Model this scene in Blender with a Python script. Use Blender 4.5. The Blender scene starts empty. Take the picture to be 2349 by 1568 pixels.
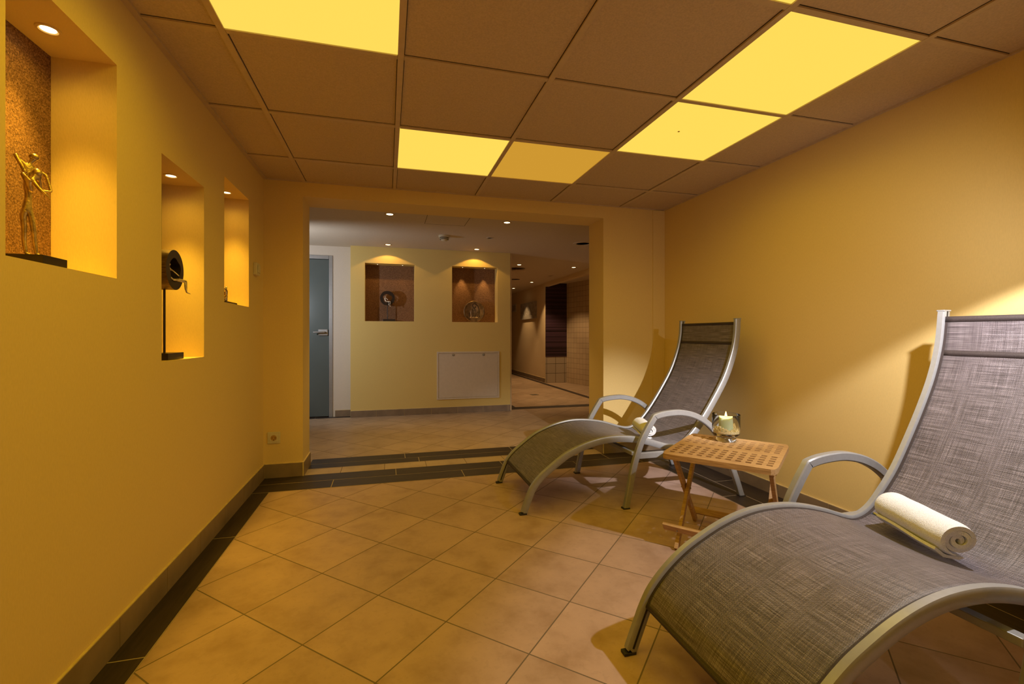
import bpy, bmesh, math, random
from mathutils import Vector, Matrix, noise
random.seed(7)
S = bpy.context.scene
COL = S.collection
PI = math.pi
R = math.radians

# ------------------------------------------------------------------ camera
FPX, YAW, CAMH, CYO = 1056.71, 0.264053, 1.0055, -16.33
cd = bpy.data.cameras.new('camera'); cam = bpy.data.objects.new('camera', cd); COL.objects.link(cam)
cam.location = (0, 0, CAMH); cam.rotation_euler = (PI/2, 0, -YAW)
cd.sensor_width = 36; cd.sensor_fit = 'HORIZONTAL'; cd.lens = 36*FPX/2349
cd.shift_y = CYO/2349; cd.clip_start = 0.02
S.camera = cam

# ------------------------------------------------------------------ world, colour management
w = bpy.data.worlds.new('world'); S.world = w; w.use_nodes = True
w.node_tree.nodes['Background'].inputs[0].default_value = (0.012, 0.009, 0.006, 1)
w.node_tree.nodes['Background'].inputs[1].default_value = 1.0
S.view_settings.view_transform = 'Standard'; S.view_settings.look = 'None'
S.view_settings.gamma = 1; S.view_settings.use_curve_mapping = False
S.view_settings.exposure = 0.0

# ------------------------------------------------------------------ lights
YEL = (1.0, 0.66, 0.010)
def lamp(kind, loc, power, color, parent=None, aim=None, size=0.03, spot=None, blend=0.4, spread=None, name='light'):
    l = bpy.data.lights.new(name, kind); l.energy = power; l.color = color
    if kind == 'AREA':
        l.shape = 'SQUARE'; l.size = size
        if spread: l.spread = spread
    else:
        l.shadow_soft_size = size
    if kind == 'SPOT':
        l.spot_size = spot or R(90); l.spot_blend = blend
    o = bpy.data.objects.new(name, l); COL.objects.link(o)
    o.location = loc
    if aim is not None:
        o.rotation_euler = (Vector(aim)-Vector(loc)).to_track_quat('-Z', 'Y').to_euler()
    if parent: o.parent = parent; o.matrix_parent_inverse = Matrix.Translation(-parent.location)
    return o
KEY = (1.0, 0.94, 0.90)
# white studio lamp standing over the near lounger, aimed down along the right wall
lamp('SPOT', (1.75, 0.94, 1.35), 42, KEY, aim=(1.75+0.25, 0.94-0.20, 1.35-0.95), size=0.012, spot=R(140), blend=0.16, name='studio_lamp')
lamp('SPOT', (1.75, 0.94, 1.35), 210, KEY, aim=(1.80, 2.72, 0.44), size=0.012, spot=R(37), blend=1.0, name='studio_lamp')
lamp('SPOT', (1.75, 0.94, 1.35), 10, KEY, aim=(1.35, 2.6, 0.0), size=0.012, spot=R(125), blend=0.9, name='studio_lamp')
lamp('SPOT', (1.75, 0.94, 1.35), 9, KEY, aim=(2.352, 1.75, 1.20), size=0.012, spot=R(118), blend=1.0, name='studio_lamp')
# cool daylight from the left of the inner room
lamp('SPOT', (-1.45, 4.75, 1.42), 46, (0.88, 0.93, 1.0), aim=(-0.75, 5.9, 1.5), size=0.03, spot=R(140), blend=0.6, name='daylight_left')
PANEL_W = 2.15
CEIL_LAMPS = []   # filled by the ceiling light builder

# ------------------------------------------------------------------ materials
def nm(name):
    m = bpy.data.materials.new(name); m.use_nodes = True
    nt = m.node_tree; b = nt.nodes['Principled BSDF']
    return m, nt, b
def N(nt, t, **k):
    n = nt.nodes.new(t)
    for a, v in k.items(): setattr(n, a, v)
    return n
def math_(nt, op, a, b=None, c=None):
    n = N(nt, 'ShaderNodeMath', operation=op)
    for i, v in enumerate((a, b, c)):
        if v is None: continue
        if isinstance(v, (int, float)): n.inputs[i].default_value = v
        else: nt.links.new(v, n.inputs[i])
    return n.outputs[0]
def mix(nt, f, a, b):
    n = N(nt, 'ShaderNodeMix', data_type='RGBA')
    for s, v in ((n.inputs[0], f), (n.inputs[6], a), (n.inputs[7], b)):
        if isinstance(v, (int, float)): s.default_value = v
        elif isinstance(v, tuple): s.default_value = (*v, 1)
        else: nt.links.new(v, s)
    return n.outputs[2]
def ramp(nt, f, stops):
    n = N(nt, 'ShaderNodeValToRGB'); r = n.color_ramp
    while len(r.elements) < len(stops): r.elements.new(0.5)
    for e, (p, c) in zip(r.elements, stops): e.position = p; e.color = (*c, 1)
    nt.links.new(f, n.inputs[0]); return n.outputs[0]
def noi(nt, scale, detail=3, vec=None, rough=0.5, stretch=None):
    if vec is None: vec = N(nt, 'ShaderNodeNewGeometry').outputs['Position']
    if stretch:
        mp = N(nt, 'ShaderNodeMapping'); mp.inputs['Scale'].default_value = stretch
        nt.links.new(vec, mp.inputs[0]); vec = mp.outputs[0]
    n = N(nt, 'ShaderNodeTexNoise'); n.inputs['Scale'].default_value = scale
    n.inputs['Detail'].default_value = detail; n.inputs['Roughness'].default_value = rough
    nt.links.new(vec, n.inputs['Vector']); return n.outputs['Fac']
def bump(nt, b, h, strength=0.2, dist=0.002):
    n = N(nt, 'ShaderNodeBump'); n.inputs['Strength'].default_value = strength
    n.inputs['Distance'].default_value = dist
    nt.links.new(h, n.inputs['Height']); nt.links.new(n.outputs[0], b.inputs['Normal'])
def plain(name, col, rough=0.5, metal=0.0, var=0.12, vs=30, bmp=0.0, stretch=None, spec=None):
    m, nt, b = nm(name)
    f = noi(nt, vs, 4, stretch=stretch)
    a = tuple(c*(1-var) for c in col); d = tuple(min(1, c*(1+var)) for c in col)
    nt.links.new(ramp(nt, f, [(0.3, a), (0.7, d)]), b.inputs['Base Color'])
    b.inputs['Roughness'].default_value = rough; b.inputs['Metallic'].default_value = metal
    if spec is not None: b.inputs['Specular IOR Level'].default_value = spec
    if bmp: bump(nt, b, noi(nt, vs*4, 3), bmp)
    return m
def emis(name, col, s):
    m = bpy.data.materials.new(name); m.use_nodes = True; nt = m.node_tree
    nt.nodes.remove(nt.nodes['Principled BSDF'])
    e = N(nt, 'ShaderNodeEmission'); e.inputs[0].default_value = (*col, 1); e.inputs[1].default_value = s
    nt.links.new(e.outputs[0], nt.nodes['Material Output'].inputs[0]); return m
def wallpaper(name, col):
    m, nt, b = nm(name)
    f = noi(nt, 320, 2, stretch=(1, 1, 0.25)); g = noi(nt, 1.3, 2)
    c1 = mix(nt, f, tuple(c*0.93 for c in col), tuple(min(1, c*1.06) for c in col))
    nt.links.new(c1, b.inputs['Base Color']); b.inputs['Roughness'].default_value = 0.75
    b.inputs['Specular IOR Level'].default_value = 0.25
    bump(nt, b, f, 0.25, 0.0015); return m
def tile_floor(name, ox, oy, col, grout, size=0.3288, diag=True, gw=0.0045):
    m, nt, b = nm(name)
    sp = N(nt, 'ShaderNodeSeparateXYZ'); nt.links.new(N(nt, 'ShaderNodeNewGeometry').outputs['Position'], sp.inputs[0])
    x = math_(nt, 'SUBTRACT', sp.outputs[0], ox); y = math_(nt, 'SUBTRACT', sp.outputs[1], oy)
    if diag:
        k = math.sqrt(0.5)/size
        u = math_(nt, 'MULTIPLY', math_(nt, 'ADD', x, y), k); v = math_(nt, 'MULTIPLY', math_(nt, 'SUBTRACT', x, y), k)
    else:
        u = math_(nt, 'MULTIPLY', x, 1/size); v = math_(nt, 'MULTIPLY', y, 1/size)
    def edge(a):
        f = math_(nt, 'FRACT', a); g = math_(nt, 'MINIMUM', f, math_(nt, 'SUBTRACT', 1.0, f))
        return g
    d = math_(nt, 'MINIMUM', edge(u), edge(v))
    line = math_(nt, 'LESS_THAN', d, gw/2/size)
    cmb = N(nt, 'ShaderNodeCombineXYZ')
    nt.links.new(math_(nt, 'FLOOR', u), cmb.inputs[0]); nt.links.new(math_(nt, 'FLOOR', v), cmb.inputs[1])
    wn = N(nt, 'ShaderNodeTexWhiteNoise', noise_dimensions='2D'); nt.links.new(cmb.outputs[0], wn.inputs['Vector'])
    pos = N(nt, 'ShaderNodeNewGeometry').outputs['Position']
    off = N(nt, 'ShaderNodeVectorMath', operation='ADD'); nt.links.new(pos, off.inputs[0])
    sc = N(nt, 'ShaderNodeVectorMath', operation='SCALE'); sc.inputs['Scale'].default_value = 5
    nt.links.new(wn.outputs['Color'], sc.inputs[0]); nt.links.new(sc.outputs[0], off.inputs[1])
    f1 = noi(nt, 7, 6, off.outputs[0], 0.6); f2 = noi(nt, 45, 4, off.outputs[0], 0.6)
    c = ramp(nt, f1, [(0.3, tuple(a*k for a, k in zip(col, (0.80, 0.76, 0.70)))), (0.5, col), (0.72, tuple(min(1, a*1.12) for a in col))])
    c = mix(nt, math_(nt, 'MULTIPLY', math_(nt, 'GREATER_THAN', f2, 0.6), 0.18), c, tuple(a*0.7 for a in col))
    hsv = N(nt, 'ShaderNodeHueSaturation'); nt.links.new(c, hsv.inputs['Color'])
    nt.links.new(math_(nt, 'ADD', 0.95, math_(nt, 'MULTIPLY', wn.outputs['Value'], 0.1)), hsv.inputs['Value'])
    nt.links.new(mix(nt, line, hsv.outputs[0], grout), b.inputs['Base Color'])
    nt.links.new(math_(nt, 'ADD', math_(nt, 'MULTIPLY', f1, 0.2), math_(nt, 'ADD', 0.32, math_(nt, 'MULTIPLY', line, 0.3))), b.inputs['Roughness'])
    b.inputs['Specular IOR Level'].default_value = 0.35
    bump(nt, b, math_(nt, 'ADD', math_(nt, 'MULTIPLY', f2, 0.12), math_(nt, 'SUBTRACT', 1.0, line)), 0.35, 0.0015)
    return m
def wood(name, c1, c2, rough, stretch, sc=9):
    m, nt, b = nm(name)
    tc = N(nt, 'ShaderNodeTexCoord').outputs['Object']
    f = noi(nt, sc, 6, tc, 0.65, stretch); g = noi(nt, 2.2, 2, tc)
    f = math_(nt, 'ADD', math_(nt, 'MULTIPLY', f, 0.8), math_(nt, 'MULTIPLY', g, 0.25))
    nt.links.new(ramp(nt, f, [(0.35, c1), (0.68, c2)]), b.inputs['Base Color'])
    b.inputs['Roughness'].default_value = rough
    bump(nt, b, f, 0.15, 0.001); return m
def cork(name):
    m, nt, b = nm(name)
    v = N(nt, 'ShaderNodeTexVoronoi'); v.inputs['Scale'].default_value = 330
    nt.links.new(N(nt, 'ShaderNodeNewGeometry').outputs['Position'], v.inputs['Vector'])
    f = math_(nt, 'ADD', math_(nt, 'MULTIPLY', noi(nt, 260, 3), 0.7), math_(nt, 'MULTIPLY', v.outputs['Color'], 0.3))
    nt.links.new(ramp(nt, f, [(0.3, (0.05, 0.018, 0.007)), (0.5, (0.21, 0.098, 0.042)), (0.72, (0.42, 0.235, 0.11))]), b.inputs['Base Color'])
    b.inputs['Roughness'].default_value = 0.8; bump(nt, b, f, 0.3, 0.001); return m
def sling_mat(name):
    m, nt, b = nm(name)
    uv = N(nt, 'ShaderNodeTexCoord').outputs['UV']
    sp = N(nt, 'ShaderNodeSeparateXYZ'); nt.links.new(uv, sp.inputs[0])
    P = 0.0042
    a = math_(nt, 'SINE', math_(nt, 'MULTIPLY', sp.outputs[0], 2*PI/P))
    c = math_(nt, 'SINE', math_(nt, 'MULTIPLY', sp.outputs[1], 2*PI/P))
    wv = math_(nt, 'MULTIPLY', a, c)                       # -1..1 checker of thread crossings
    s1 = noi(nt, 1, 3, uv, 0.7, (420, 7, 1)); s2 = noi(nt, 1, 3, uv, 0.7, (7, 420, 1))
    st = math_(nt, 'ADD', math_(nt, 'MULTIPLY', s1, 0.6), math_(nt, 'MULTIPLY', s2, 0.4))
    th = math_(nt, 'ADD', math_(nt, 'MULTIPLY', wv, 0.36), math_(nt, 'MULTIPLY', math_(nt, 'SUBTRACT', st, 0.5), 2.0))
    th = math_(nt, 'ADD', th, 0.46)
    nt.links.new(ramp(nt, th, [(0.15, (0.016, 0.011, 0.016)), (0.5, (0.096, 0.078, 0.096)), (0.9, (0.50, 0.44, 0.50))]), b.inputs['Base Color'])
    b.inputs['Roughness'].default_value = 0.45; b.inputs['Specular IOR Level'].default_value = 0.6
    b.inputs['Sheen Weight'].default_value = 0.2; b.inputs['Sheen Roughness'].default_value = 0.4
    bump(nt, b, wv, 0.35, 0.0008)
    # the open weave lets a little light through
    tr = N(nt, 'ShaderNodeBsdfTransparent'); mx = N(nt, 'ShaderNodeMixShader')
    pore = math_(nt, 'MULTIPLY', math_(nt, 'GREATER_THAN', math_(nt, 'MULTIPLY', math_(nt, 'SINE', math_(nt, 'MULTIPLY', sp.outputs[0], 4*PI/P)), math_(nt, 'SINE', math_(nt, 'MULTIPLY', sp.outputs[1], 4*PI/P))), 0.45), 0.6)
    nt.links.new(pore, mx.inputs[0]); nt.links.new(b.outputs[0], mx.inputs[1]); nt.links.new(tr.outputs[0], mx.inputs[2])
    nt.links.new(mx.outputs[0], nt.nodes['Material Output'].inputs[0])
    return m
def mosaic(name, size, col, grout, axis='YZ', var=0.1, gw=0.004, ox=0, oy=0, stretch=1.0):
    m, nt, b = nm(name)
    sp = N(nt, 'ShaderNodeSeparateXYZ'); nt.links.new(N(nt, 'ShaderNodeTexCoord').outputs['UV' if axis == 'UV' else 'Object'], sp.inputs[0])
    i, j = {'YZ': (1, 2), 'XZ': (0, 2), 'UV': (0, 1)}[axis]
    u = math_(nt, 'MULTIPLY', math_(nt, 'ADD', sp.outputs[i], ox), 1/size/stretch); v = math_(nt, 'MULTIPLY', math_(nt, 'ADD', sp.outputs[j], oy), 1/size)
    def e(a):
        f = math_(nt, 'FRACT', a); return math_(nt, 'MINIMUM', f, math_(nt, 'SUBTRACT', 1.0, f))
    line = math_(nt, 'LESS_THAN', math_(nt, 'MINIMUM', e(u), e(v)), gw/2/size)
    cmb = N(nt, 'ShaderNodeCombineXYZ'); nt.links.new(math_(nt, 'FLOOR', u), cmb.inputs[0]); nt.links.new(math_(nt, 'FLOOR', v), cmb.inputs[1])
    wn = N(nt, 'ShaderNodeTexWhiteNoise', noise_dimensions='2D'); nt.links.new(cmb.outputs[0], wn.inputs['Vector'])
    c = mix(nt, wn.outputs['Value'], tuple(a*(1-var) for a in col), tuple(min(1, a*(1+var)) for a in col))
    nt.links.new(mix(nt, line, c, grout), b.inputs['Base Color']); b.inputs['Roughness'].default_value = 0.35
    return m
def towel_mat():
    m, nt, b = nm('towel_terry')
    f = noi(nt, 420, 3); g = noi(nt, 25, 3)
    nt.links.new(ramp(nt, f, [(0.3, (0.62, 0.63, 0.68)), (0.65, (0.80, 0.82, 0.88))]), b.inputs['Base Color'])
    b.inputs['Roughness'].default_value = 0.95; b.inputs['Specular IOR Level'].default_value = 0.1
    b.inputs['Sheen Weight'].default_value = 0.3
    bump(nt, b, math_(nt, 'ADD', f, math_(nt, 'MULTIPLY', g, 1.2)), 0.6, 0.003); return m
def glass_mat():
    m = bpy.data.materials.new('clear_glass'); m.use_nodes = True; nt = m.node_tree
    b = nt.nodes['Principled BSDF']
    b.inputs['Base Color'].default_value = (0.97, 0.99, 0.98, 1); b.inputs['Roughness'].default_value = 0.0
    b.inputs['Transmission Weight'].default_value = 1.0; b.inputs['IOR'].default_value = 1.45
    return m

M = dict(
    wall=wallpaper('yellow_wallpaper', (0.78, 0.595, 0.27)),
    far=wallpaper('cream_wallpaper', (0.76, 0.58, 0.21)),
    pale=wallpaper('pale_wallpaper', (0.70, 0.62, 0.52)),
    corr=wallpaper('corridor_wallpaper', (0.72, 0.58, 0.38)),
    ceil=plain('mineral_fibre_tile', (0.60, 0.47, 0.34), 0.9, var=0.10, vs=160, bmp=0.4),
    ceil2=plain('plaster_ceiling', (0.62, 0.53, 0.42), 0.8, var=0.03, vs=60, bmp=0.1),
    tbar=plain('ceiling_tbar', (0.60, 0.47, 0.33), 0.5, var=0.05),
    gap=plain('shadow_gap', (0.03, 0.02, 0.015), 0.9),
    tile=tile_floor('beige_floor_tile', -0.499, 2.318, (0.44, 0.30, 0.25), (0.15, 0.11, 0.085)),
    tile2=tile_floor('beige_floor_tile_inner', -0.305, 4.96, (0.44, 0.32, 0.22), (0.15, 0.115, 0.075)),
    strip=tile_floor('beige_strip_tile', -0.331, 3.40, (0.44, 0.33, 0.23), (0.15, 0.11, 0.075), size=0.31, diag=False, gw=0.004),
    plank=wood('dark_plank_tile', (0.010, 0.006, 0.005), (0.042, 0.027, 0.022), 0.50, (1, 14, 1), 5),
    planky=wood('dark_plank_tile_long', (0.010, 0.006, 0.005), (0.042, 0.027, 0.022), 0.50, (14, 1, 1), 5),
    grout=plain('plank_grout', (0.38, 0.30, 0.21), 0.8),
    skirt=plain('skirting_tile', (0.25, 0.18, 0.12), 0.45, var=0.18, vs=9),
    cap=plain('skirting_top_grout', (0.68, 0.54, 0.28), 0.6),
    cork=cork('cork_panel'),
    alu=plain('painted_aluminium', (0.33, 0.335, 0.36), 0.34, 0.30, var=0.04, vs=60),
    sling=sling_mat('woven_sling'),
    hem=plain('dark_hem', (0.035, 0.024, 0.026), 0.7, var=0.25, vs=300),
    rubber=plain('black_rubber', (0.02, 0.018, 0.016), 0.6),
    towel=towel_mat(),
    teak=wood('weathered_teak', (0.30, 0.165, 0.066), (0.58, 0.37, 0.175), 0.55, (2, 26, 26), 6),
    steel=plain('screw_steel', (0.30, 0.28, 0.25), 0.35, 0.9),
    glass=glass_mat(),
    wax=plain('candle_wax', (0.50, 0.58, 0.42), 0.5, var=0.05),
    wick=plain('burnt_wick', (0.02, 0.015, 0.01), 0.9),
    flame=emis('candle_flame', (1.0, 0.55, 0.12), 14),
    gravel=plain('gold_gravel', (0.85, 0.66, 0.38), 0.5, var=0.3, vs=200),
    bronze=plain('bronze', (0.58, 0.42, 0.20), 0.26, 0.9, var=0.35, vs=60, bmp=0.4),
    silver=plain('silver_bronze', (0.62, 0.52, 0.40), 0.28, 0.95, var=0.3, vs=90),
    black=plain('black_stone', (0.022, 0.016, 0.016), 0.35, var=0.2),
    ringside=plain('brushed_bronze', (0.16, 0.11, 0.06), 0.35, 0.8, var=0.5, vs=40, stretch=(1, 1, 6)),
    dish=plain('mottled_brass', (0.30, 0.20, 0.10), 0.38, 0.75, var=0.4, vs=25),
    white=plain('white_plastic', (0.66, 0.60, 0.45), 0.4, var=0.03),
    dark=plain('dark_slot', (0.02, 0.015, 0.01), 0.8),
    lens=emis('spot_lens', (1.0, 0.82, 0.42), 9),
    lenss=emis('small_spot_lens', (1.0, 0.88, 0.62), 6),
    trimring=plain('brass_trim_ring', (0.55, 0.36, 0.14), 0.35, 0.6),
    diff=emis('yellow_diffuser', (1.0, 0.69, 0.10), 1.04),
    diffd=emis('dim_yellow_diffuser', (1.0, 0.50, 0.05), 0.62),
    house=plain('lamp_housing', (0.5, 0.45, 0.3), 0.5),
    doorglass=plain('frosted_door_glass', (0.11, 0.135, 0.13), 0.28, var=0.04, vs=4),
    frame=plain('door_frame_metal', (0.42, 0.42, 0.42), 0.38, 0.6, var=0.05),
    panel=plain('access_panel_white', (0.66, 0.57, 0.47), 0.5, var=0.03),
    mosaic=mosaic('cream_mosaic', 0.105, (0.5, 0.39, 0.26), (0.10, 0.07, 0.05), 'UV', 0.06),
    purple=mosaic('purple_mosaic', 0.028, (0.045, 0.022, 0.040), (0.012, 0.007, 0.01), 'XZ', 0.7, 0.003, stretch=500),
    wtile=mosaic('white_wall_tile', 0.20, (0.50, 0.44, 0.36), (0.08, 0.06, 0.05), 'XZ', 0.04, 0.008, ox=-3.22, oy=-0.0),
    canvas=plain('grey_canvas', (0.36, 0.33, 0.29), 0.7, var=0.25, vs=12),
    paintw=plain('white_paint_marks', (0.55, 0.52, 0.47), 0.7),
    paintd=plain('dark_paint_marks', (0.04, 0.03, 0.03), 0.7),
    navy=plain('navy_label', (0.02, 0.05, 0.16), 0.6),
)

# ------------------------------------------------------------------ mesh helpers
class MB:
    def __init__(s): s.v = []; s.f = []; s.uv = {}; s.mi = []
    def add(s, vs, fs, mi=0):
        o = len(s.v); s.v += [tuple(p) for p in vs]
        for f in fs: s.f.append(tuple(i+o for i in f)); s.mi.append(mi)
        return o
    def box(s, a, b, mi=0, rot=None, piv=None):
        (x0, y0, z0), (x1, y1, z1) = a, b
        vs = [Vector(p) for p in ((x0,y0,z0),(x1,y0,z0),(x1,y1,z0),(x0,y1,z0),(x0,y0,z1),(x1,y0,z1),(x1,y1,z1),(x0,y1,z1))]
        if rot is not None:
            c = Vector(piv) if piv else sum(vs, Vector())/8
            vs = [rot @ (p-c)+c for p in vs]
        s.add(vs, [(0,3,2,1),(4,5,6,7),(0,1,5,4),(1,2,6,5),(2,3,7,6),(3,0,4,7)], mi)
    def lathe(s, prof, c=(0,0,0), n=32, axis='Z', mi=0, closed=False):
        vs = []; fs = []
        for (r, z) in prof:
            for k in range(n):
                a = 2*PI*k/n; p = (r*math.cos(a), r*math.sin(a), z)
                if axis == 'X': p = (z, p[0], p[1])
                elif axis == 'Y': p = (p[1], z, p[0])
                vs.append((p[0]+c[0], p[1]+c[1], p[2]+c[2]))
        m = len(prof)
        for i in range(m if closed else m-1):
            for k in range(n):
                a = i*n+k; b = i*n+(k+1) % n; j = (i+1) % m
                fs.append((a, b, j*n+(k+1) % n, j*n+k))
        if not closed:
            if prof[0][0] > 1e-6: fs.append(tuple(reversed(range(n))))
            if prof[-1][0] > 1e-6: fs.append(tuple((m-1)*n+k for k in range(n)))
        s.add(vs, fs, mi)
    def sweep(s, path, up, w, d, mi=0, sec=None, caps=True):
        """rounded box section swept along path; up = list of 'outward' unit vectors, side = tangent x up"""
        if sec is None:
            r = 0.28
            sec = [(-1+r,-1),(1-r,-1),(1,-1+r),(1,1-r),(1-r,1),(-1+r,1),(-1,1-r),(-1,-1+r)]
        n = len(sec); vs = []; L = len(path)
        for i, p in enumerate(path):
            p = Vector(p); t = (Vector(path[min(i+1, L-1)])-Vector(path[max(i-1, 0)])).normalized()
            u = Vector(up[i] if isinstance(up, list) else up); u = (u-t*u.dot(t)).normalized(); sd = t.cross(u)
            for a, b in sec: vs.append(p+sd*(a*w/2)+u*(b*d/2))
        fs = [(i*n+k, i*n+(k+1) % n, (i+1)*n+(k+1) % n, (i+1)*n+k) for i in range(L-1) for k in range(n)]
        if caps: fs += [tuple(reversed(range(n))), tuple((L-1)*n+k for k in range(n))]
        s.add(vs, fs, mi)
    def tube(s, path, r, n=10, mi=0):
        rr = r if isinstance(r, list) else [r]*len(path)
        vs = []; L = len(path); ref = Vector((0.13, 0.27, 1)).normalized()
        for i, p in enumerate(path):
            t = (Vector(path[min(i+1, L-1)])-Vector(path[max(i-1, 0)])).normalized()
            a = t.cross(ref)
            if a.length < 0.1: a = t.cross(Vector((1, 0, 0)))
            a.normalize(); b = t.cross(a)
            for k in range(n):
                q = 2*PI*k/n; vs.append(Vector(p)+a*(rr[i]*math.cos(q))+b*(rr[i]*math.sin(q)))
        fs = [(i*n+k, i*n+(k+1) % n, (i+1)*n+(k+1) % n, (i+1)*n+k) for i in range(L-1) for k in range(n)]
        fs += [tuple(reversed(range(n))), tuple((L-1)*n+k for k in range(n))]
        s.add(vs, fs, mi)
    def build(s, name, mats, parent=None, smooth=False, loc=None, bevel=0, kind=None, label=None, fix=True):
        me = bpy.data.meshes.new(name)
        if loc: s.v = [tuple(Vector(p)-Vector(loc)) for p in s.v]
        me.from_pydata(s.v, [], s.f)
        mats = mats if isinstance(mats, (list, tuple)) else [mats]
        for m in mats: me.materials.append(m)
        for p, mi in zip(me.polygons, s.mi): p.material_index = mi
        if s.uv:
            ul = me.uv_layers.new(name='UVMap')
            for lo in me.loops: ul.data[lo.index].uv = s.uv.get(lo.vertex_index, (0, 0))
        if fix:
            bm = bmesh.new(); bm.from_mesh(me); bmesh.ops.recalc_face_normals(bm, faces=bm.faces); bm.to_mesh(me); bm.free()
        if smooth:
            me.shade_smooth()
            me.set_sharp_from_angle(angle=R(40))
        o = bpy.data.objects.new(name, me); COL.objects.link(o)
        if parent is not None:
            o.parent = parent
            # all geometry is given in world coordinates: undo the parent's placement
            o.matrix_parent_inverse = parent_world(parent).inverted()
        if loc: o.location = loc
        if bevel:
            b = o.modifiers.new('bevel', 'BEVEL'); b.width = bevel; b.segments = 2; b.limit_method = 'ANGLE'; b.angle_limit = R(40)
        if kind: o['kind'] = kind
        if label: o['label'] = label
        return o
def parent_world(o):
    m = Matrix.LocRotScale(o.location, o.rotation_euler, o.scale)
    if o.parent: m = parent_world(o.parent) @ o.matrix_parent_inverse @ m
    return m
def tag(o, label, cat, group=None):
    o['label'] = label; o['category'] = cat
    if group: o['group'] = group
    return o
def thing(name, label, cat, loc=(0,0,0), rz=0, group=None):
    o = bpy.data.objects.new(name, None); COL.objects.link(o); o.empty_display_size = 0.05
    o.location = loc; o.rotation_euler = (0, 0, rz); return tag(o, label, cat, group)
def plate(mb, us, vs, holes, P, thick, mi=0):
    """us, vs cut lists; holes = set of (i,j) cells left open; P(u,v,t) -> point, t in 0..thick"""
    def solid(i, j): return 0 <= i < len(us)-1 and 0 <= j < len(vs)-1 and (i, j) not in holes
    for i in range(len(us)-1):
        for j in range(len(vs)-1):
            if not solid(i, j): continue
            a, b, c, d = us[i], us[i+1], vs[j], vs[j+1]
            q = [P(a,c,0),P(b,c,0),P(b,d,0),P(a,d,0),P(a,c,thick),P(b,c,thick),P(b,d,thick),P(a,d,thick)]
            fs = [(0,3,2,1),(4,5,6,7)]
            if not solid(i, j-1): fs.append((0,1,5,4))
            if not solid(i+1, j): fs.append((1,2,6,5))
            if not solid(i, j+1): fs.append((2,3,7,6))
            if not solid(i-1, j): fs.append((3,0,4,7))
            mb.add(q, fs, mi)
def crom(pts, n=6):
    out = []; P = [Vector(p) for p in pts]; P = [P[0]*2-P[1]]+P+[P[-1]*2-P[-2]]
    for i in range(1, len(P)-2):
        for k in range(n):
            t = k/n; a, b, c, d = P[i-1:i+3]
            out.append(0.5*((2*b)+(c-a)*t+(2*a-5*b+4*c-d)*t*t+(3*b-a-3*c+d)*t**3))
    out.append(P[-2]); return out

# ------------------------------------------------------------------ room dimensions
XL, XR, YE, YB, H = -0.838, 2.352, 3.565, -1.3, 2.097
OX0, OX1, OZ, TH = -0.583, 1.7655, 1.994, 0.2855
YF, FX0, FX1, HI = 5.912, -0.4328, 1.574, 2.09
GX = [-0.574+0.625*i for i in range(5)]
GY = [1.867+0.625*i for i in range(-5, 3)]

# ------------------------------------------------------------------ floor
f = MB(); f.box((XL-0.25, YB-0.1, -0.06), (XR+0.25, 3.9, 0)); f.build('floor', M['tile'], kind='structure')
f = MB(); f.box((-2.2, 3.9, -0.06), (4.6, 13.6, 0)); f.build('floor', M['tile2'], kind='structure')
TRIM = [0]
def trim(mb, mats, **k):
    TRIM[0] += 1; return mb.build('trim_%d' % TRIM[0], mats, kind='structure', **k)
def planks(x0, x1, y0, y1, rows, joints, along='x', mat='plank', g=0.005):
    """dark plank tiles with light grout showing between them"""
    b = MB(); b.box((x0, y0, -0.01), (x1, y1, 0.0018), 1)
    for r, js in zip(rows, joints):
        cuts = [x0 if along == 'x' else y0]+js+[x1 if along == 'x' else y1]
        for a, c in zip(cuts, cuts[1:]):
            if along == 'x': b.box((a+g/2, r[0]+g/2, -0.005), (c-g/2, r[1]-g/2, 0.0022))
            else: b.box((r[0]+g/2, a+g/2, -0.005), (r[1]-g/2, c-g/2, 0.0022))
    return trim(b, [M[mat], M['grout']])
planks(XL, XR, 3.240, 3.567, [(3.240, 3.405), (3.405, 3.567)], [[-0.36, 0.53, 1.42, 1.95], [0.06, 0.86, 1.74]])
planks(OX0, OX1, 3.722, 4.000, [(3.722, 3.852), (3.852, 4.000)], [[0.245, 1.14], [0.14, 1.05]])
b = MB(); b.box((OX0, 3.567, -0.01), (OX1, 3.722, 0.0022)); trim(b, M['strip'])
planks(XL, -0.728, YB, 3.240, [(XL, -0.728)], [[-0.09, 0.797, 1.684, 2.572]], 'y', 'planky')
planks(2.010, XR, YB, 3.240, [(2.010, 2.160), (2.160, XR)], [[-0.26, 0.62, 1.52, 2.42], [-0.89, 0.0, 0.90, 1.79, 2.68]], 'y', 'planky')
planks(-2.1, FX0, 5.93, 6.03, [(5.93, 6.03)], [[-1.35, -0.84]])
planks(1.60, 3.35, 5.98, 6.17, [(5.98, 6.17)], [[2.45]])
planks(1.62, 1.72, 6.17, 6.9, [(1.62, 1.72)], [[]], 'y', 'planky')
planks(3.07, 3.17, 6.17, 13.2, [(3.07, 3.17)], [[7.5, 9.0, 10.5]], 'y', 'planky')

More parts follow.
